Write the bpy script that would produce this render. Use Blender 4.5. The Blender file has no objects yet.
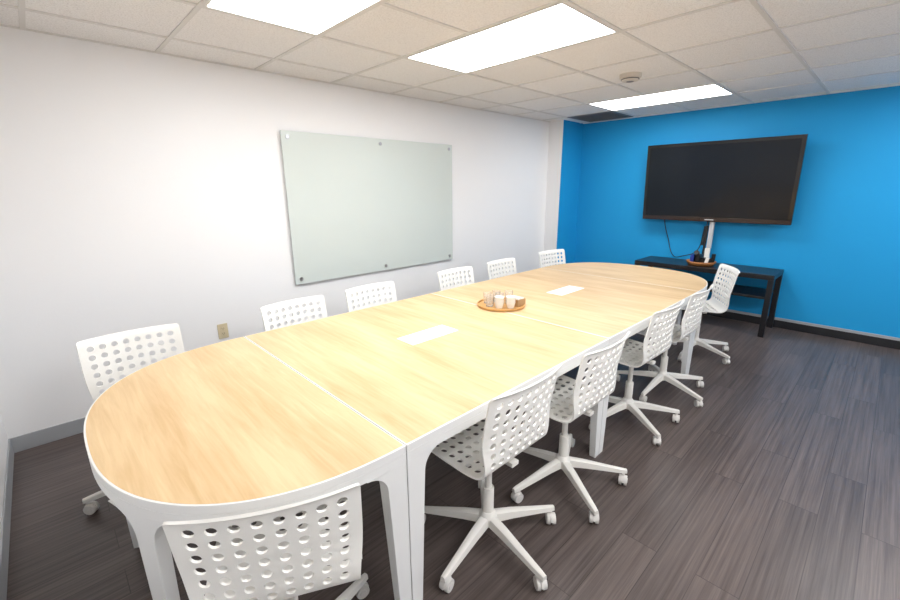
import bpy, bmesh, math, random
from mathutils import Vector, Matrix
random.seed(4)
S=bpy.context.scene
COL=S.collection
# ---------------- calibrated room numbers (metres) ----------------
XL=-3.457; XR=1.35; YB=5.726; YN=-0.359; ZC=2.383
G=0.6096; GX=-2.478; GY=0.749
TX0=-2.442; TX1=-0.965; TZ=0.73
TY=[-0.018,0.728,2.14,3.66,4.47]

# ---------------- helpers ----------------
def obj(name,me,parent=None,mat=None):
    o=bpy.data.objects.new(name,me); COL.objects.link(o)
    if parent: o.parent=parent
    if mat: 
        if len(me.materials)==0: me.materials.append(mat)
    return o
def empty(name,loc=(0,0,0),rz=0):
    e=bpy.data.objects.new(name,None); COL.objects.link(e)
    e.location=loc; e.rotation_euler=(0,0,rz); e.empty_display_size=.1
    return e
def bm_to(name,bm,parent=None,mat=None,smooth=False):
    bmesh.ops.recalc_face_normals(bm,faces=bm.faces)
    me=bpy.data.meshes.new(name); bm.to_mesh(me); bm.free()
    if smooth:
        for p in me.polygons: p.use_smooth=True
    return obj(name,me,parent,mat)
def add_box(bm,x0,x1,y0,y1,z0,z1):
    v=[bm.verts.new((x,y,z)) for z in (z0,z1) for y in (y0,y1) for x in (x0,x1)]
    for f in [(0,2,3,1),(4,5,7,6),(0,1,5,4),(2,6,7,3),(0,4,6,2),(1,3,7,5)]:
        bm.faces.new([v[i] for i in f])
    return v
def box(name,x0,x1,y0,y1,z0,z1,mat,parent=None,bev=0):
    bm=bmesh.new(); add_box(bm,x0,x1,y0,y1,z0,z1)
    o=bm_to(name,bm,parent,mat)
    if bev:
        m=o.modifiers.new('bev','BEVEL'); m.width=bev; m.segments=2; m.limit_method='ANGLE'
    return o
def loft(bm,rings,cap=True):
    R=[[bm.verts.new(p) for p in r] for r in rings]
    n=len(R[0])
    for a,b in zip(R[:-1],R[1:]):
        for i in range(n):
            bm.faces.new((a[i],a[(i+1)%n],b[(i+1)%n],b[i]))
    if cap:
        bm.faces.new(R[0]); bm.faces.new(R[-1][::-1])
def lathe(bm,prof,c=(0,0,0),n=24,cap=False,axis='Z'):
    R=[]
    for r,z in prof:
        ring=[]
        for i in range(n):
            a=2*math.pi*i/n
            if axis=='Z': p=(c[0]+r*math.cos(a),c[1]+r*math.sin(a),c[2]+z)
            ring.append(p)
        R.append(ring)
    loft(bm,R,cap)
def cyl_between(bm,p0,p1,r0,r1=None,n=14):
    if r1 is None: r1=r0
    p0=Vector(p0);p1=Vector(p1);d=(p1-p0).normalized()
    a=d.orthogonal().normalized();b=d.cross(a)
    rings=[]
    for p,r in ((p0,r0),(p1,r1)):
        rings.append([p+a*r*math.cos(2*math.pi*i/n)+b*r*math.sin(2*math.pi*i/n) for i in range(n)])
    loft(bm,rings)
def esplit(o,ang=35):
    m=o.modifiers.new('es','EDGE_SPLIT'); m.split_angle=math.radians(ang)

# ---------------- materials ----------------
def srgb(r,g,b):
    f=lambda c:(c/255/12.92 if c/255<=.04045 else ((c/255+.055)/1.055)**2.4)
    return (f(r),f(g),f(b),1)
def mat(name,col,rough=.5,metal=0,spec=.5,bump=None,var=0,vscale=4):
    m=bpy.data.materials.new(name); m.use_nodes=True
    nt=m.node_tree; N=nt.nodes; b=N['Principled BSDF']
    b.inputs['Base Color'].default_value=col
    b.inputs['Roughness'].default_value=rough
    b.inputs['Metallic'].default_value=metal
    b.inputs['Specular IOR Level'].default_value=spec
    tc=N.new('ShaderNodeTexCoord')
    if var:
        n=N.new('ShaderNodeTexNoise'); n.inputs['Scale'].default_value=vscale; n.inputs['Detail'].default_value=3
        nt.links.new(tc.outputs['Object'],n.inputs['Vector'])
        mx=N.new('ShaderNodeMix'); mx.data_type='RGBA'
        mx.inputs['A'].default_value=tuple(c*(1-var) for c in col[:3])+(1,)
        mx.inputs['B'].default_value=tuple(min(1,c*(1+var)) for c in col[:3])+(1,)
        nt.links.new(n.outputs['Fac'],mx.inputs['Factor']); nt.links.new(mx.outputs['Result'],b.inputs['Base Color'])
    if bump:
        n=N.new('ShaderNodeTexNoise'); n.inputs['Scale'].default_value=bump[0]; n.inputs['Detail'].default_value=4
        nt.links.new(tc.outputs['Object'],n.inputs['Vector'])
        bp=N.new('ShaderNodeBump'); bp.inputs['Strength'].default_value=bump[1]; bp.inputs['Distance'].default_value=.002
        nt.links.new(n.outputs['Fac'],bp.inputs['Height']); nt.links.new(bp.outputs['Normal'],b.inputs['Normal'])
    return m
M_wall=mat('wall_white_paint',srgb(236,235,235),.55,bump=(90,.15),var=.012,vscale=1.5)
M_blue=mat('wall_blue_paint',srgb(26,148,206),.6,spec=.3,bump=(90,.15),var=.03,vscale=1.2)
M_grid=mat('tbar_white',srgb(220,217,213),.5)
M_gray=mat('vinyl_base_gray',srgb(158,160,163),.5)
M_blackb=mat('vinyl_base_black',srgb(26,26,30),.4)
M_plastic=mat('chair_plastic_white',srgb(236,233,227),.38,var=.01)
M_chairmetal=mat('chair_base_white',srgb(226,222,215),.35,var=.01)
M_wheel=mat('castor_gray',srgb(214,210,205),.4)
M_frame=mat('table_frame_white',srgb(226,225,223),.4,var=.01)
M_black=mat('black_satin',srgb(22,21,24),.35,var=.05)
M_tv=mat('tv_bezel_gloss',srgb(14,12,13),.12)
M_tvb=mat('tv_bezel_bottom',srgb(40,27,25),.25)
M_screen=mat('tv_screen',srgb(12,19,27),.16,spec=.28)
M_steel=mat('steel',srgb(170,170,172),.3,metal=1)
M_silver=mat('silver_plastic',srgb(190,192,196),.35,metal=.3)
M_beige=mat('outlet_ivory',srgb(206,192,160),.45)
M_dark=mat('slot_dark',srgb(30,28,26),.6)
M_detector=mat('detector_plastic',srgb(206,198,186),.5)
M_box=mat('power_box_white',srgb(238,240,240),.35)
M_tray=mat('tray_wood',srgb(196,150,92),.45,var=.15,vscale=30)
M_wicker=mat('basket_wood',srgb(170,110,60),.55,var=.25,vscale=60)
M_ceramic=mat('ceramic_white',srgb(235,232,226),.25)
M_card=mat('caddy_kraft',srgb(180,146,104),.6,var=.05,vscale=40)
M_bluep=mat('blue_item',srgb(30,60,150),.4)
M_vent=mat('vent_gray',srgb(105,102,100),.5)
# glass
M_glass=mat('clear_glass',(1,1,1,1),.03); M_glass.node_tree.nodes['Principled BSDF'].inputs['Transmission Weight'].default_value=.9
# frosted glass board
M_board=mat('glass_board',srgb(203,210,205),.25,spec=.45,var=.01)
# emissive
M_em=bpy.data.materials.new('troffer_and_fill_diffuser'); M_em.use_nodes=True
b=M_em.node_tree.nodes['Principled BSDF']; b.inputs['Base Color'].default_value=(.9,.9,.9,1)
b.inputs['Emission Color'].default_value=(.96,.98,1,1); b.inputs['Emission Strength'].default_value=14.4

def ceiling_mat():
    m=bpy.data.materials.new('acoustic_tile'); m.use_nodes=True; nt=m.node_tree; N=nt.nodes; b=N['Principled BSDF']
    tc=N.new('ShaderNodeTexCoord')
    n=N.new('ShaderNodeTexNoise'); n.inputs['Scale'].default_value=130; n.inputs['Detail'].default_value=5; n.inputs['Roughness'].default_value=.7
    nt.links.new(tc.outputs['Object'],n.inputs['Vector'])
    r=N.new('ShaderNodeValToRGB'); r.color_ramp.elements[0].position=.32; r.color_ramp.elements[1].position=.52
    r.color_ramp.elements[0].color=srgb(220,217,214); r.color_ramp.elements[1].color=srgb(245,243,241)
    nt.links.new(n.outputs['Fac'],r.inputs['Fac'])
    # per tile tint
    mp=N.new('ShaderNodeVectorMath'); mp.operation='SUBTRACT'; mp.inputs[1].default_value=(GX,GY,0)
    nt.links.new(tc.outputs['Object'],mp.inputs[0])
    dv=N.new('ShaderNodeVectorMath'); dv.operation='SCALE'; dv.inputs['Scale'].default_value=1/G
    nt.links.new(mp.outputs[0],dv.inputs[0])
    fl=N.new('ShaderNodeVectorMath'); fl.operation='FLOOR'; nt.links.new(dv.outputs[0],fl.inputs[0])
    wn=N.new('ShaderNodeTexWhiteNoise'); wn.noise_dimensions='2D'; nt.links.new(fl.outputs[0],wn.inputs['Vector'])
    mr=N.new('ShaderNodeMapRange'); mr.inputs['To Min'].default_value=.94; mr.inputs['To Max'].default_value=1.0
    nt.links.new(wn.outputs['Value'],mr.inputs['Value'])
    mu=N.new('ShaderNodeVectorMath'); mu.operation='SCALE'
    nt.links.new(r.outputs['Color'],mu.inputs[0]); nt.links.new(mr.outputs['Result'],mu.inputs['Scale'])
    nt.links.new(mu.outputs[0],b.inputs['Base Color'])
    b.inputs['Roughness'].default_value=.9
    bp=N.new('ShaderNodeBump'); bp.inputs['Strength'].default_value=.4; bp.inputs['Distance'].default_value=.003
    nt.links.new(n.outputs['Fac'],bp.inputs['Height']); nt.links.new(bp.outputs['Normal'],b.inputs['Normal'])
    return m
def floor_mat():
    m=bpy.data.materials.new('vinyl_plank_floor'); m.use_nodes=True; nt=m.node_tree; N=nt.nodes; b=N['Principled BSDF']
    tc=N.new('ShaderNodeTexCoord')
    mp=N.new('ShaderNodeMapping'); mp.inputs['Rotation'].default_value=(0,0,math.pi/2)
    nt.links.new(tc.outputs['Object'],mp.inputs['Vector'])
    br=N.new('ShaderNodeTexBrick'); br.offset=.37
    br.inputs['Color1'].default_value=(0,0,0,1); br.inputs['Color2'].default_value=(1,1,1,1); br.inputs['Mortar'].default_value=(.5,.5,.5,1)
    br.inputs['Scale'].default_value=1; br.inputs['Brick Width'].default_value=1.22; br.inputs['Row Height'].default_value=.152
    br.inputs['Mortar Size'].default_value=.0016; br.inputs['Mortar Smooth'].default_value=.1
    nt.links.new(mp.outputs['Vector'],br.inputs['Vector'])
    # plank-dependent offset of the grain so that it breaks at the joints
    off=N.new('ShaderNodeVectorMath'); off.operation='SCALE'; off.inputs['Scale'].default_value=9.0
    nt.links.new(br.outputs['Color'],off.inputs[0])
    ad=N.new('ShaderNodeVectorMath'); ad.operation='ADD'
    nt.links.new(tc.outputs['Object'],ad.inputs[0]); nt.links.new(off.outputs[0],ad.inputs[1])
    m2=N.new('ShaderNodeMapping'); m2.inputs['Scale'].default_value=(70,1.3,1)
    nt.links.new(ad.outputs[0],m2.inputs['Vector'])
    n=N.new('ShaderNodeTexNoise'); n.inputs['Scale'].default_value=1; n.inputs['Detail'].default_value=7; n.inputs['Roughness'].default_value=.68
    nt.links.new(m2.outputs['Vector'],n.inputs['Vector'])
    r=N.new('ShaderNodeValToRGB'); r.color_ramp.elements[0].position=.30; r.color_ramp.elements[1].position=.72
    r.color_ramp.elements[0].color=srgb(63,54,51); r.color_ramp.elements[1].color=srgb(106,94,90)
    nt.links.new(n.outputs['Fac'],r.inputs['Fac'])
    mr=N.new('ShaderNodeMapRange'); mr.inputs['To Min'].default_value=.86; mr.inputs['To Max'].default_value=1.10
    nt.links.new(br.outputs['Color'],mr.inputs['Value'])
    mm=N.new('ShaderNodeMapRange'); mm.inputs['To Min'].default_value=1.0; mm.inputs['To Max'].default_value=.5
    nt.links.new(br.outputs['Fac'],mm.inputs['Value'])
    m3=N.new('ShaderNodeMath'); m3.operation='MULTIPLY'
    nt.links.new(mr.outputs['Result'],m3.inputs[0]); nt.links.new(mm.outputs['Result'],m3.inputs[1])
    mu=N.new('ShaderNodeVectorMath'); mu.operation='SCALE'
    nt.links.new(r.outputs['Color'],mu.inputs[0]); nt.links.new(m3.outputs[0],mu.inputs['Scale'])
    nt.links.new(mu.outputs[0],b.inputs['Base Color'])
    b.inputs['Roughness'].default_value=.34; b.inputs['Specular IOR Level'].default_value=.42
    bp=N.new('ShaderNodeBump'); bp.inputs['Strength'].default_value=.12; bp.inputs['Distance'].default_value=.001
    nt.links.new(n.outputs['Fac'],bp.inputs['Height']); nt.links.new(bp.outputs['Normal'],b.inputs['Normal'])
    return m
def birch(seed):
    m=bpy.data.materials.new('birch_veneer'); m.use_nodes=True; nt=m.node_tree; N=nt.nodes; b=N['Principled BSDF']
    tc=N.new('ShaderNodeTexCoord')
    m2=N.new('ShaderNodeMapping'); m2.inputs['Scale'].default_value=(3,42,1); m2.inputs['Location'].default_value=(seed*3.1,seed*1.7,0)
    nt.links.new(tc.outputs['Object'],m2.inputs['Vector'])
    n=N.new('ShaderNodeTexNoise'); n.inputs['Scale'].default_value=1.0; n.inputs['Detail'].default_value=6; n.inputs['Roughness'].default_value=.62; n.inputs['Distortion'].default_value=.6
    nt.links.new(m2.outputs['Vector'],n.inputs['Vector'])
    m3=N.new('ShaderNodeMapping'); m3.inputs['Scale'].default_value=(1.0,4.5,1); m3.inputs['Location'].default_value=(seed*1.3,seed*2.7,0)
    nt.links.new(tc.outputs['Object'],m3.inputs['Vector'])
    n2=N.new('ShaderNodeTexNoise'); n2.inputs['Scale'].default_value=1.5; n2.inputs['Detail'].default_value=2
    nt.links.new(m3.outputs['Vector'],n2.inputs['Vector'])
    ad=N.new('ShaderNodeMath'); ad.operation='ADD'; nt.links.new(n.outputs['Fac'],ad.inputs[0]); nt.links.new(n2.outputs['Fac'],ad.inputs[1])
    r=N.new('ShaderNodeValToRGB')
    r.color_ramp.elements[0].color=srgb(196,163,119); r.color_ramp.elements[1].color=srgb(218,190,149)
    hv=N.new('ShaderNodeMath'); hv.operation='MULTIPLY'; hv.inputs[1].default_value=.5
    r.color_ramp.elements[0].position=.36; r.color_ramp.elements[1].position=.62
    nt.links.new(ad.outputs[0],hv.inputs[0]); nt.links.new(hv.outputs[0],r.inputs['Fac'])
    nt.links.new(r.outputs['Color'],b.inputs['Base Color'])
    b.inputs['Roughness'].default_value=.42; b.inputs['Specular IOR Level'].default_value=.35
    return m
M_ceil=ceiling_mat(); M_floor=floor_mat()

# ---------------- room shell ----------------
T=.1
box('floor',XL-T,XR+T,YN-T,YB+T,-.1,0,M_floor)
box('ceiling',XL-T,XR+T,YN-T,YB+T,ZC,ZC+.1,M_ceil)
box('wall_left',XL-T,XL,YN-T,YB+T,0,ZC,M_wall)
box('wall_right',XR,XR+T,YN-T,YB+T,0,ZC,M_wall)
box('wall_back',XL,XR,YB,YB+T,0,ZC,M_blue)
box('wall_front',XL,XR,YN-T,YN,0,ZC,M_wall)
# column in the far left corner: white toward the room, blue on its right side
CX=-3.235; CY=5.22
box('wall_column',XL,CX-.006,CY,YB,0,ZC,M_wall)
box('wall_column_side',CX-.006,CX,CY,YB,0,ZC,M_blue)
def base(name,x0,x1,y0,y1,m,h=.10): box(name,x0,x1,y0,y1,0,h,m,bev=.003)
base('baseboard_left',XL,XL+.008,YN,CY,M_gray)
base('baseboard_front',XL+.008,XR,YN,YN+.008,M_gray)
base('baseboard_right',XR-.008,XR,YN+.008,YB-.008,M_gray)
base('baseboard_column',XL+.008,CX+.008,CY-.008,CY,M_gray)
base('baseboard_column_side',CX,CX+.008,CY,YB-.012,M_blackb)
base('baseboard_back',CX,XR,YB-.012,YB,M_blackb,.085)
box('trim_back',CX,XR,YB-.010,YB,.085,.112,M_gray)

# ---------------- ceiling grid ----------------
lights=[(0,0),(0,2),(0,6),(4,0),(4,2),(4,6)]  # right-hand column is out of view, added as fill to brighten the room
bm=bmesh.new(); bw=.012; z0=ZC-.006
i0=-1;i1=6
ys=[GY+j*G for j in range(-2,9)]
for i in range(-1,7):
    x=GX+i*G
    if x>XR: continue
    edges=[YN]+[y for y in ys if YN<y<YB]+[YB]
    for a,b_ in zip(edges[:-1],edges[1:]):
        j=round((a-GY)/G) if a>YN else -99
        if any(i==li+1 and j==lj for li,lj in lights): continue
        add_box(bm,x-bw,x+bw,a,b_,z0,ZC)
for y in ys:
    if YN<y<YB: add_box(bm,XL,XR,y-bw,y+bw,z0+.0004,ZC)
add_box(bm,XL,XL+.02,YN,YB,z0,ZC); add_box(bm,XL+.02,XR,YB-.02,YB,z0,ZC); add_box(bm,XR-.02,XR,YN,YB-.02,z0,ZC); add_box(bm,XL+.02,XR-.02,YN,YN+.02,z0,ZC)
bm_to('ceiling_grid',bm,None,M_grid)
for li,lj in lights:  # visible fixtures and the added fill column share one build
    x0=GX+li*G+bw;x1=GX+(li+2)*G-bw;y0=GY+lj*G+bw;y1=GY+(lj+1)*G-bw
    e=empty('ceiling_light_and_fill_panel',((x0+x1)/2,(y0+y1)/2,ZC))
    hx=(x1-x0)/2;hy=(y1-y0)/2
    box('diffuser',-hx+.012,hx-.012,-hy+.012,hy-.012,-.004,0,M_em,e)
    bm=bmesh.new()
    add_box(bm,-hx,hx,-hy,-hy+.012,-.007,0);add_box(bm,-hx,hx,hy-.012,hy,-.007,0)
    add_box(bm,-hx,-hx+.012,-hy+.012,hy-.012,-.007,0);add_box(bm,hx-.012,hx,-hy+.012,hy-.012,-.007,0)
    bm_to('frame',bm,e,M_grid)
# vent
vx0=GX-G+bw;vx1=GX-bw;vy0=GY+7*G+bw;vy1=GY+8*G-bw
e=empty('air_vent',((vx0+vx1)/2,(vy0+vy1)/2,ZC)); h=(vx1-vx0)/2
bm=bmesh.new()
add_box(bm,-h,h,-h,-h+.04,-.01,0);add_box(bm,-h,h,h-.04,h,-.01,0);add_box(bm,-h,-h+.04,-h+.04,h-.04,-.01,0);add_box(bm,h-.04,h,-h+.04,h-.04,-.01,0)
for k in range(12):
    y=-h+.05+k*(2*h-.1)/11
    add_box(bm,-h+.04,h-.04,y-.008,y+.006,-.009,-.005)
bm_to('louvres',bm,e,M_vent); box('duct_opening',-h+.03,h-.03,-h+.03,h-.03,-.003,0,M_dark,e)
# smoke detector
bm=bmesh.new(); lathe(bm,[(.036,-.052),(.060,-.048),(.066,-.032),(.069,-.030),(.080,-.026),(.082,0)],n=32,cap=True)
e=empty('smoke_detector',(-1.64,3.57,ZC)); o=bm_to('body',bm,e,M_detector,True); esplit(o,40)
bm=bmesh.new(); lathe(bm,[(.067,-.040),(.069,-.037),(.067,-.033)],n=32,cap=True); bm_to('vent_ring',bm,e,M_vent)
bm=bmesh.new(); lathe(bm,[(.030,-.0525),(.026,-.054),(.012,-.055)],n=24,cap=True); bm_to('grille',bm,e,M_vent)

# ---------------- glass board ----------------
e=empty('glass_whiteboard',(XL+.001,2.42,1.362))
bm=bmesh.new(); add_box(bm,.022,.028,-.93,.93,-.615,.615)
o=bm_to('pane',bm,e,M_board); mm=o.modifiers.new('b','BEVEL'); mm.width=.0015; mm.segments=2
bm=bmesh.new()
for y in (-.88,0,.88):
    for z in (-.57,.57):
        cyl_between(bm,(0,y,z),(.036,y,z),.013,n=20)
        cyl_between(bm,(.034,y,z),(.037,y,z),.016,n=20)
bm_to('standoffs',bm,e,M_steel)
# ---------------- outlet ----------------
e=empty('wall_outlet',(XL,.886,.476))
box('plate',0,.006,-.036,.036,-.058,.058,M_beige,e,.002)
for z in (-.02,.02):
    bm=bmesh.new(); cyl_between(bm,(.005,0,z),(.009,0,z),.0165,n=20); bm_to('receptacle',bm,e,M_beige)
    bm=bmesh.new()
    for y in (-.006,.006): add_box(bm,.0088,.0095,y-.0012,y+.0012,z-.001,z+.008)
    add_box(bm,.0088,.0095,-.002,.002,z-.010,z-.006)
    bm_to('slots',bm,e,M_dark)

# ---------------- conference table ----------------
table=empty('conference_table',(0,0,0))
xc=(TX0+TX1)/2; hw=(TX1-TX0)/2; NE=2.5
def dshape(y_seam,y_end,inset=0,n=64):
    a=hw-inset; b_=abs(y_seam-y_end)-inset; sg=1 if y_end>y_seam else -1
    ys_=y_seam-0*inset
    pts=[]
    for k in range(n+1):
        t=math.pi*k/n
        c=math.cos(t);s=math.sin(t)
        x=xc+a*math.copysign(abs(c)**(2/NE),c)
        y=ys_+sg*b_*(abs(s)**(2/NE))
        pts.append((x,y))
    return pts
def prism(name,pts,z0,z1,m,par,bev=0):
    bm=bmesh.new()
    loft(bm,[[(x,y,z0) for x,y in pts],[(x,y,z1) for x,y in pts]])
    o=bm_to(name,bm,par,m)
    if bev:
        q=o.modifiers.new('b','BEVEL'); q.width=bev; q.segments=2; q.limit_method='ANGLE'; q.angle_limit=math.radians(50)
    return o
def ring(name,outer,inner,z0,z1,m,par):
    bm=bmesh.new(); n=len(outer)
    vo0=[bm.verts.new((x,y,z0)) for x,y in outer];vo1=[bm.verts.new((x,y,z1)) for x,y in outer]
    vi0=[bm.verts.new((x,y,z0)) for x,y in inner];vi1=[bm.verts.new((x,y,z1)) for x,y in inner]
    for i in range(n):
        j=(i+1)%n
        bm.faces.new((vo0[i],vo0[j],vo1[j],vo1[i]));bm.faces.new((vi0[j],vi0[i],vi1[i],vi1[j]))
        bm.faces.new((vo0[j],vo0[i],vi0[i],vi0[j]));bm.faces.new((vo1[i],vo1[j],vi1[j],vi1[i]))
    return bm_to(name,bm,par,m)
gap=.0018; SE=.0045; ED=.0065
def seg_d(idx,y_s,y_e,seed):
    sg=1 if y_e>y_s else -1
    ys0=y_s+sg*gap
    out=dshape(ys0,y_e); 
    prism('edge_band',out,.700,TZ-.0008,M_frame,table,.002)
    a=[]
    for x,y in dshape(ys0+sg*SE,y_e-sg*ED,0):
        a.append((xc+(x-xc)*(hw-ED)/hw,y))
    prism('wood_top',a,.71,TZ,birch(seed),table)
    ap_in=[(xc+(x-xc)*(hw-.035)/hw, y) for x,y in dshape(ys0+sg*.035,y_e-sg*.035)]
    ring('apron',out,ap_in,.668,.700,M_frame,table)
def seg_r(y0,y1,seed):
    y0+=gap;y1-=gap
    r=[(TX1,y0),(TX1,y1),(TX0,y1),(TX0,y0)]
    prism('edge_band',r,.700,TZ-.0008,M_frame,table,.002)
    i=ED;j=SE
    prism('wood_top',[(TX1-i,y0+j),(TX1-i,y1-j),(TX0+i,y1-j),(TX0+i,y0+j)],.71,TZ,birch(seed),table)
    i=.035
    ring('apron',r,[(TX1-i,y0+i),(TX1-i,y1-i),(TX0+i,y1-i),(TX0+i,y0+i)],.668,.700,M_frame,table)
seg_d(0,TY[1],TY[0],1); seg_r(TY[1],TY[2],2); seg_r(TY[2],TY[3],3); seg_d(3,TY[3],TY[4],4)
def leg(px,py,tx,ty,nx,ny,side,R=.075,w0=.045,w1=.075,d0=.035,d1=.05):
    # px,py outer corner/edge point; t = along edge; n = inward.  side: 'c' centred, 'e' one-sided
    rings=[]
    zs=[0,.15,.3,.45,.668-R]+[.668-R+R*math.sin(math.pi/2*k/8) for k in range(1,9)]
    for z in zs:
        f=min(1,z/(.668-R)); w=w0+(w1-w0)*f; d=d0+(d1-d0)*f
        fl=0
        if z>.668-R:
            q=z-(.668-R); fl=R-math.sqrt(max(0,R*R-q*q))
        if side=='e': a0,a1=0,w+fl
        else: a0,a1=-w/2-fl,w/2+fl
        dd=d+fl*.5 if side=='e' else d
        rings.append([(px+tx*a+nx*b_,py+ty*a+ny*b_,z) for a,b_ in ((a0,0),(a1,0),(a1,dd),(a0,dd))])
    bm=bmesh.new(); loft(bm,rings)
    o=bm_to('leg',bm,table,M_frame); q=o.modifiers.new('b','BEVEL'); q.width=.006; q.segments=3; q.limit_method='ANGLE'; q.angle_limit=math.radians(50)
for k in (1,2,3):
    y=TY[k]
    for X,n in ((TX1,-1),(TX0,1)):
        leg(X,y+gap,0,1,n,0,'e'); leg(X,y-gap,0,-1,n,0,'e')
def leg_on_d(x,y_s,y_e):
    sg=1 if y_e>y_s else -1; b_=abs(y_e-y_s)
    f=lambda x:y_s+sg*b_*(1-(abs(x-xc)/hw)**NE)**(1/NE)
    y=f(x); t=Vector((.01,f(x+.005)-f(x-.005),0)).normalized()
    n=Vector((-t.y,t.x,0)); 
    if n.y*sg>0: n=-n
    n*=1
    p=Vector((x,y,0))+n*.006
    leg(p.x,p.y,t.x,t.y,n.x,n.y,'c',R=.10,w0=.05,w1=.075,d0=.035,d1=.04)
for x in (xc-.40,xc+.40):
    leg_on_d(x,TY[1],TY[0]); leg_on_d(x,TY[3],TY[4])
# power boxes recessed in the top
for (x,y) in ((-1.715,1.48),(-1.725,2.95)):
    e=empty('table_power_box',(x,y,TZ))
    box('flange',-.07,.07,-.17,.17,0,.004,M_box,e,.0015)
    box('lid',-.058,.058,-.158,.158,.004,.007,M_box,e,.001)
    box('cable_slot',-.02,.02,-.162,-.159,.004,.0065,M_wheel,e)

# ---------------- tray with cups ----------------
tr=empty('serving_tray',(-1.81,2.24,TZ))
bm=bmesh.new(); lathe(bm,[(.155,0),(.165,.004),(.168,.018),(.162,.018),(.158,.008),(.02,.007)],n=48,cap=True)
o=bm_to('tray',bm,tr,M_tray,True); esplit(o,40)
bm=bmesh.new()
for (x,y) in ((-.10,-.03),(-.03,-.085),(-.085,.05),(-.02,.11),(-.025,.01)):
    lathe(bm,[(.026,.009),(.030,.085),(.0275,.085),(.024,.014)],c=(x,y,0),n=20,cap=True)
bm_to('glass_tumblers',bm,tr,M_glass,smooth=False)
bm=bmesh.new()
for (x,y) in ((.045,-.075),(.10,-.02)):
    for s in range(3):
        lathe(bm,[(.022,.009+s*.018),(.034,.052+s*.018),(.032,.052+s*.018),(.02,.014+s*.018)],c=(x,y,0),n=20,cap=True)
bm_to('paper_cups',bm,tr,M_ceramic)
bm=bmesh.new()
add_box(bm,.015,.125,.03,.115,.009,.014)
for a in ((.015,.02,.03,.115),(.12,.125,.03,.115),(.02,.12,.03,.035),(.02,.12,.11,.115),(.02,.12,.07,.074)):
    add_box(bm,*a,.014,.055)
bm_to('caddy',bm,tr,M_card)
bm=bmesh.new()
for k in range(8):
    x=.024+k*.012; add_box(bm,x,x+.007,.037,.068,.015,.066); add_box(bm,x,x+.007,.076,.108,.015,.062)
bm_to('sugar_packets',bm,tr,M_ceramic)

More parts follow.
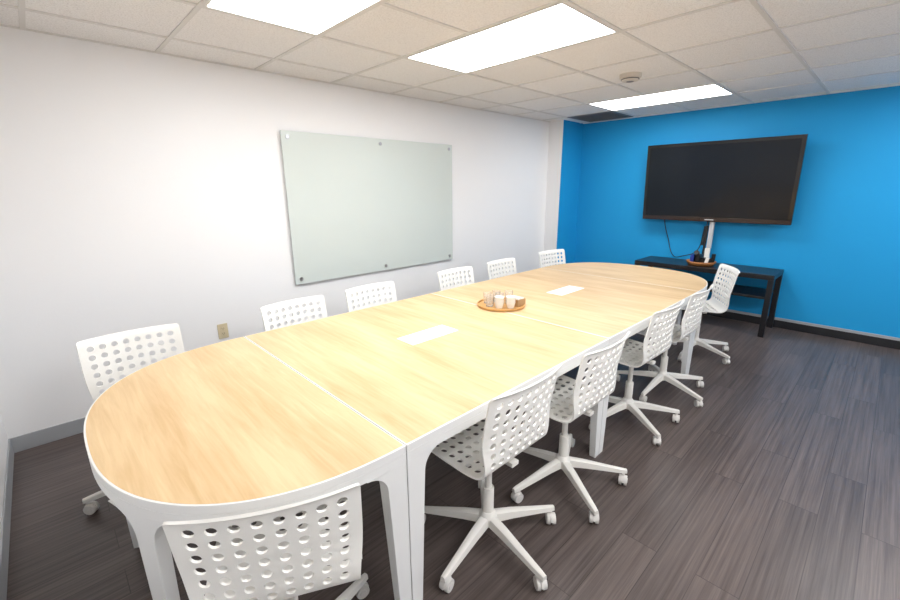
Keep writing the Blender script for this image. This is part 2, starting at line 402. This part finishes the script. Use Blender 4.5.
# ---------------- swivel chair meshes ----------------
def shell_mesh():
    prof=[(.235,.440),(.228,.452),(.205,.458),(.12,.455),(.02,.450),(-.06,.452),(-.115,.462),(-.145,.485),(-.160,.525),(-.170,.58),(-.183,.66),(-.198,.74),(-.210,.80),(-.218,.818),(-.228,.826)]
    P=[Vector((0,a,b)) for a,b in prof]
    # catmull resample
    D=[]
    for i in range(len(P)-1):
        p0=P[max(i-1,0)];p1=P[i];p2=P[i+1];p3=P[min(i+2,len(P)-1)]
        for k in range(12):
            t=k/12
            D.append(.5*((2*p1)+(-p0+p2)*t+(2*p0-5*p1+4*p2-p3)*t*t+(-p0+3*p1-3*p2+p3)*t**3))
    D.append(P[-1])
    L=[0]
    for a,b in zip(D[:-1],D[1:]): L.append(L[-1]+(b-a).length)
    TOT=L[-1]
    def at(s):
        s=max(0,min(TOT,s))
        import bisect
        i=min(max(bisect.bisect_right(L,s)-1,0),len(D)-2)
        f=(s-L[i])/(L[i+1]-L[i]); p=D[i].lerp(D[i+1],f)
        i0=max(i-3,0);i1=min(i+4,len(D)-1)
        t=(D[i1]-D[i0]).normalized()
        n=Vector((0,t.z,-t.y)); # points up on the seat / forward on the back
        if s/TOT>.6: n=Vector((0,1,0))
        return p,n
    W=.216
    def sm(a,b,x):
        x=max(0,min(1,(x-a)/(b-a))); return x*x*(3-2*x)
    def mp(u,s):
        p,n=at(s)
        c=.016*(1-sm(.3,.5,s/TOT))+.030*sm(.5,.75,s/TOT)
        w=1-.07*math.exp(-((s/TOT-.53)/.14)**2)
        e=min(s,TOT-s)
        rr=.025
        if e<rr: w*=1-.06*(1-math.sqrt(max(0,1-(1-e/rr)**2)))
        q=(u/W)**2
        return Vector((u*w,p.y+n.y*c*q,p.z+n.z*c*q))
    cols=8; pitch=.0485; um=W-cols*pitch/2
    r1=7;sp=.0455;m0=.032
    bp=.0445; back_rows=7; mtop=.030
    sb=TOT-mtop-back_rows*bp
    # s breakpoints
    us=[-W,-W+um*.35,]+[ -cols*pitch/2+k*pitch/4 for k in range(cols*4+1)]+[W-um*.35,W]
    bm=bmesh.new()
    cache={}
    def V(u,s):
        k=(round(u*2e5),round(s*2e5))
        if k not in cache: cache[k]=bm.verts.new(mp(u,s))
        return cache[k]
    def gridfill(ulist,slist):
        for a,b in zip(ulist[:-1],ulist[1:]):
            for c,d in zip(slist[:-1],slist[1:]):
                bm.faces.new((V(a,c),V(b,c),V(b,d),V(a,d)))
    s_front=[0,.004,.009,.016,.024,m0]
    s_seat=[m0+k*sp/4 for k in range(r1*4+1)]
    nb=9; s_bend=[s_seat[-1]+(sb-s_seat[-1])*k/nb for k in range(nb+1)]
    s_back=[sb+k*bp/4 for k in range(back_rows*4+1)]
    s_top=[s_back[-1]]+[TOT-x for x in (.024,.016,.009,.004,0)]
    gridfill(us,s_front); gridfill(us,s_bend); gridfill(us,s_top)
    for sl in (s_seat,s_back):
        gridfill(us[:3],sl); gridfill(us[-3:],sl)
    cu=[us[2+k*4] for k in range(cols+1)]
    for s0,pp,nr in ((m0,sp,r1),(sb,bp,back_rows)):
        for c in range(cols):
            for r in range(nr):
                ua=cu[c];sa=s0+r*pp
                uc=ua+pitch/2;sc=sa+pp/2
                B=[(0,0),(1,0),(2,0),(3,0),(4,0),(4,1),(4,2),(4,3),(4,4),(3,4),(2,4),(1,4),(0,4),(0,3),(0,2),(0,1)]
                bv=[];hv=[]
                for (i,j) in B:
                    bv.append(V(us[2+c*4+i],s0+(r*4+j)*pp/4))
                    an=math.atan2((j-2),(i-2))
                    hv.append(bm.verts.new(mp(uc+.0138*math.cos(an),sc+.0138*math.sin(an))))
                for k in range(16):
                    k2=(k+1)%16
                    bm.faces.new((bv[k],bv[k2],hv[k2],hv[k]))
    bmesh.ops.recalc_face_normals(bm,faces=bm.faces)
    me=bpy.data.meshes.new('perforated_shell'); bm.to_mesh(me); bm.free()
    for p in me.polygons: p.use_smooth=True
    me.materials.append(M_plastic)
    return me
AR=1.10  # arm length factor
def base_mesh():
    bm=bmesh.new()
    # hub
    lathe(bm,[(.030,.085),(.040,.095),(.040,.135),(.030,.150),(.027,.155)],n=24,cap=True)
    # column
    lathe(bm,[(.025,.15),(.025,.27),(.0235,.275)],n=20,cap=True)
    lathe(bm,[(.015,.27),(.015,.445)],n=16,cap=True)
    for k in range(5):
        a=2*math.pi*k/5
        d=Vector((math.cos(a),math.sin(a),0));t=Vector((-d.y,d.x,0))
        rings=[]
        for r,w,zt,zb in ((.02,.024,.140,.098),(.10,.021,.128,.092),(.20,.017,.106,.078),(.285,.014,.088,.066),(.305,.011,.084,.064)):
            c=d*r*AR
            rings.append([c-t*w+Vector((0,0,zb)),c+t*w+Vector((0,0,zb)),c+t*w*.8+Vector((0,0,zt-.004)),c+t*w*.4+Vector((0,0,zt)),c-t*w*.4+Vector((0,0,zt)),c-t*w*.8+Vector((0,0,zt-.004))])
        loft(bm,rings)
    me=None
    bmesh.ops.recalc_face_normals(bm,faces=bm.faces)
    me=bpy.data.meshes.new('five_star_base'); bm.to_mesh(me); bm.free()
    for p in me.polygons: p.use_smooth=True
    me.materials.append(M_chairmetal); return me
def castor_mesh():
    bm=bmesh.new(); rw=.027
    for k in range(5):
        a=2*math.pi*k/5; d=Vector((math.cos(a),math.sin(a),0)); c=d*.292*AR
        cyl_between(bm,c+Vector((0,0,.035)),c+Vector((0,0,.07)),.007,n=10)
        b=a+1.1+k*1.7; ax=Vector((math.cos(b),math.sin(b),0)); off=Vector((-ax.y,ax.x,0))*.012
        cc=c+off+Vector((0,0,rw))
        for s in (-1,1):
            cyl_between(bm,cc+ax*s*.006,cc+ax*s*.020,rw,rw*.93,n=22)
            cyl_between(bm,cc+ax*s*.020,cc+ax*s*.022,rw*.5,rw*.45,n=14)
        cyl_between(bm,cc-ax*.006,cc+ax*.006,rw*.55,n=14)
        # hood
        rings=[]
        for q in range(7):
            an=math.pi*q/6
            o=Vector((-ax.y,ax.x,0))*math.cos(an)*(rw+.003)+Vector((0,0,math.sin(an)*(rw+.003)))
            o2=Vector((-ax.y,ax.x,0))*math.cos(an)*(rw-.002)+Vector((0,0,math.sin(an)*(rw-.002)))
            rings.append([cc+o-ax*.005,cc+o+ax*.005,cc+o2+ax*.005,cc+o2-ax*.005])
        loft(bm,rings)
    bmesh.ops.recalc_face_normals(bm,faces=bm.faces)
    me=bpy.data.meshes.new('castors'); bm.to_mesh(me); bm.free()
    me.materials.append(M_wheel)
    for p in me.polygons: p.use_smooth=True
    return me
def mech_mesh():
    bm=bmesh.new()
    rings=[]
    for z,s in ((.415,.045),(.432,.085),(.444,.095)):
        rings.append([(-s,-s,z),(s,-s,z),(s,s,z),(-s,s,z)])
    loft(bm,rings)
    add_box(bm,-.02,.02,-.14,.17,.428,.446)
    add_box(bm,-.15,.15,-.015,.015,.430,.447)
    cyl_between(bm,(.05,0,.425),(.19,0,.412),.004,n=8)
    cyl_between(bm,(.17,0,.414),(.215,0,.409),.008,.007,n=10)
    bmesh.ops.recalc_face_normals(bm,faces=bm.faces)
    me=bpy.data.meshes.new('seat_mechanism'); bm.to_mesh(me); bm.free()
    me.materials.append(M_chairmetal); return me
MS=shell_mesh();MB=base_mesh();MC=castor_mesh();MM=mech_mesh()
def chair(x,y,face_deg,base_rot=0,lift=0):
    """face_deg: direction the sitter looks, 0=+X, 90=+Y"""
    rz=math.radians(face_deg-90)
    e=empty('swivel_chair',(x,y,0),rz)
    o=obj('shell',MS,e); o.location.z=lift; m=o.modifiers.new('s','SOLIDIFY'); m.thickness=.007; m.offset=0; esplit(o,50)
    # base_rot is the world direction of one arm
    br=math.radians(base_rot)-rz
    o=obj('star_base',MB,e); o.rotation_euler=(0,0,br); esplit(o,38)
    o=obj('castors',MC,e); o.rotation_euler=(0,0,br); esplit(o,38)
    o=obj('seat_mechanism',MM,e); o.location.z=lift
# right side (facing -X)
chair(-1.075,.355,153,109)
chair(-1.02,1.205,180,-8,.022)
chair(-1.00,1.79,180,-31,.018)
chair(-1.03,2.65,178,-33,.015)
chair(-1.03,3.27,180,-20,.01)
chair(-1.10,4.27,212,-20)
# left side (facing +X)
chair(-2.44,.245,0,-100)
chair(-2.44,1.12,2,30)
chair(-2.46,1.72,0,50)
chair(-2.47,2.63,0,20)
chair(-2.48,3.29,0,0)
chair(-2.48,4.17,-8,10)

# ---------------- TV ----------------
tv=empty('wall_mounted_tv',(-1.48,YB-.14,1.572)); tv.rotation_euler=(math.radians(4),0,0)
w=.755;h=.44
box('back_shell',-w+.05,w-.05,.0,.05,-h+.06,h-.04,M_black,tv,.01)
bm=bmesh.new()
bz=.035
add_box(bm,-w,w,-.035,.005,h-bz,h);add_box(bm,-w,-w+bz,-.035,.005,-h+.05,h-bz);add_box(bm,w-bz,w,-.035,.005,-h+.05,h-bz)
o=bm_to('bezel',bm,tv,M_tv)
box('bezel_bottom',-w,w,-.035,.005,-h,-h+.05,M_tvb,tv,.004)
box('badge',-.045,.045,-.0365,-.035,-h+.018,-h+.028,M_silver,tv)
box('screen',-w+bz,w-bz,-.030,.0,-h+.05,h-bz,M_screen,tv)
box('mount_plate',-.3,.3,.05,.065,-.2,.2,M_black,tv)
box('wall_bracket',-.25,.25,.055,.125,-.03,.03,M_black,tv)
# hanging silver cable channel below TV
e=empty('cable_channel',(-1.45,5.62,.655))
box('channel',-.025,.025,-.012,.012,.17,.50,M_silver,e,.006)
box('channel_lower',-.035,.02,-.016,.012,0.012,.17,M_ceramic,e,.006)
box('foot',-.06,.06,-.04,.04,0,.012,M_black,e,.003)
bm=bmesh.new(); cyl_between(bm,(-.05,-.01,.012),(-.045,0,.43),.013); cyl_between(bm,(-.075,.0,.2),(-.058,0,.42),.020); bm_to('cable_bundle',bm,e,M_black)

# ---------------- TV stand ----------------
st=empty('tv_console_table',(-1.425,5.455,0))
hx=.70;hy=.245
box('top',-hx,hx,-hy,hy,.605,.655,M_black,st,.003)
for sx in (-1,1):
    for sy in (-1,1):
        box('leg',sx*(hx-.025)-.025,sx*(hx-.025)+.025,sy*(hy-.025)-.025,sy*(hy-.025)+.025,0,.605,M_black,st,.002)
box('shelf',-hx+.05,hx-.05,-hy+.01,hy-.01,.40,.425,M_black,st,.002)
# basket with gadgets
bk=empty('gadget_basket',(-1.45,5.40,.655))
bm=bmesh.new(); lathe(bm,[(.12,0),(.145,.03),(.15,.048),(.142,.048),(.12,.01),(.01,.008)],n=32,cap=True)
bm_to('basket',bm,bk,M_wicker,True)
bm=bmesh.new(); 
cyl_between(bm,(-.05,.02,.01),(-.055,.02,.13),.028);cyl_between(bm,(-.055,.02,.13),(-.055,-.02,.14),.026)
add_box(bm,.0,.10,-.04,.03,.01,.085);add_box(bm,-.03,.0,-.07,.05,.01,.12)
cyl_between(bm,(.10,.04,.01),(.11,.04,.13),.02)
bm_to('webcam_and_remotes',bm,bk,M_black)
box('blue_marker_box',-.11,-.075,-.03,.03,.012,.11,M_bluep,bk,.002)
bm=bmesh.new(); cyl_between(bm,(.06,-.06,.01),(.08,-.06,.10),.018); bm_to('bottle',bm,bk,M_ceramic)
# cords
def cord(name,pts,r=.004):
    cu=bpy.data.curves.new(name,'CURVE'); cu.dimensions='3D'; cu.bevel_depth=r; cu.bevel_resolution=3
    s=cu.splines.new('NURBS'); s.points.add(len(pts)-1)
    for i,p in enumerate(pts): s.points[i].co=(*p,1)
    s.use_endpoint_u=True; s.order_u=4
    o=bpy.data.objects.new(name,cu); COL.objects.link(o); cu.materials.append(M_black); return o
cord('power_cord',[(-2.0,5.66,1.2),(-2.0,5.69,1.05),(-1.93,5.70,.9),(-1.90,5.69,.75),(-1.80,5.6,.665),(-1.70,5.52,.72),(-1.60,5.54,.74),(-1.52,5.6,.8),(-1.5,5.63,1.15)],.005)

# ---------------- world + camera ----------------
w=bpy.data.worlds.new('World'); S.world=w; w.use_nodes=True
w.node_tree.nodes['Background'].inputs['Color'].default_value=(.8,.85,.9,1); w.node_tree.nodes['Background'].inputs['Strength'].default_value=.3
f,pi_,ya,ro,H=422.44,14.849,46.072,-.483,1.532
t=math.radians(pi_);y=math.radians(ya);r=math.radians(ro)
Fh=Vector((-math.sin(y),math.cos(y),0));Z=Vector((0,0,1));R=Vector((math.cos(y),math.sin(y),0))
F=math.cos(t)*Fh-math.sin(t)*Z;U=math.sin(t)*Fh+math.cos(t)*Z
R2=math.cos(r)*R+math.sin(r)*U;U2=-math.sin(r)*R+math.cos(r)*U
cd=bpy.data.cameras.new('camera'); cd.sensor_width=36; cd.lens=f/900*36; cd.clip_start=.02
co=bpy.data.objects.new('camera',cd); COL.objects.link(co)
Mx=Matrix((R2,U2,-F)).transposed().to_4x4(); Mx.translation=Vector((0,0,H)); co.matrix_world=Mx
S.camera=co
S.view_settings.view_transform='Standard'
S.view_settings.look='None'
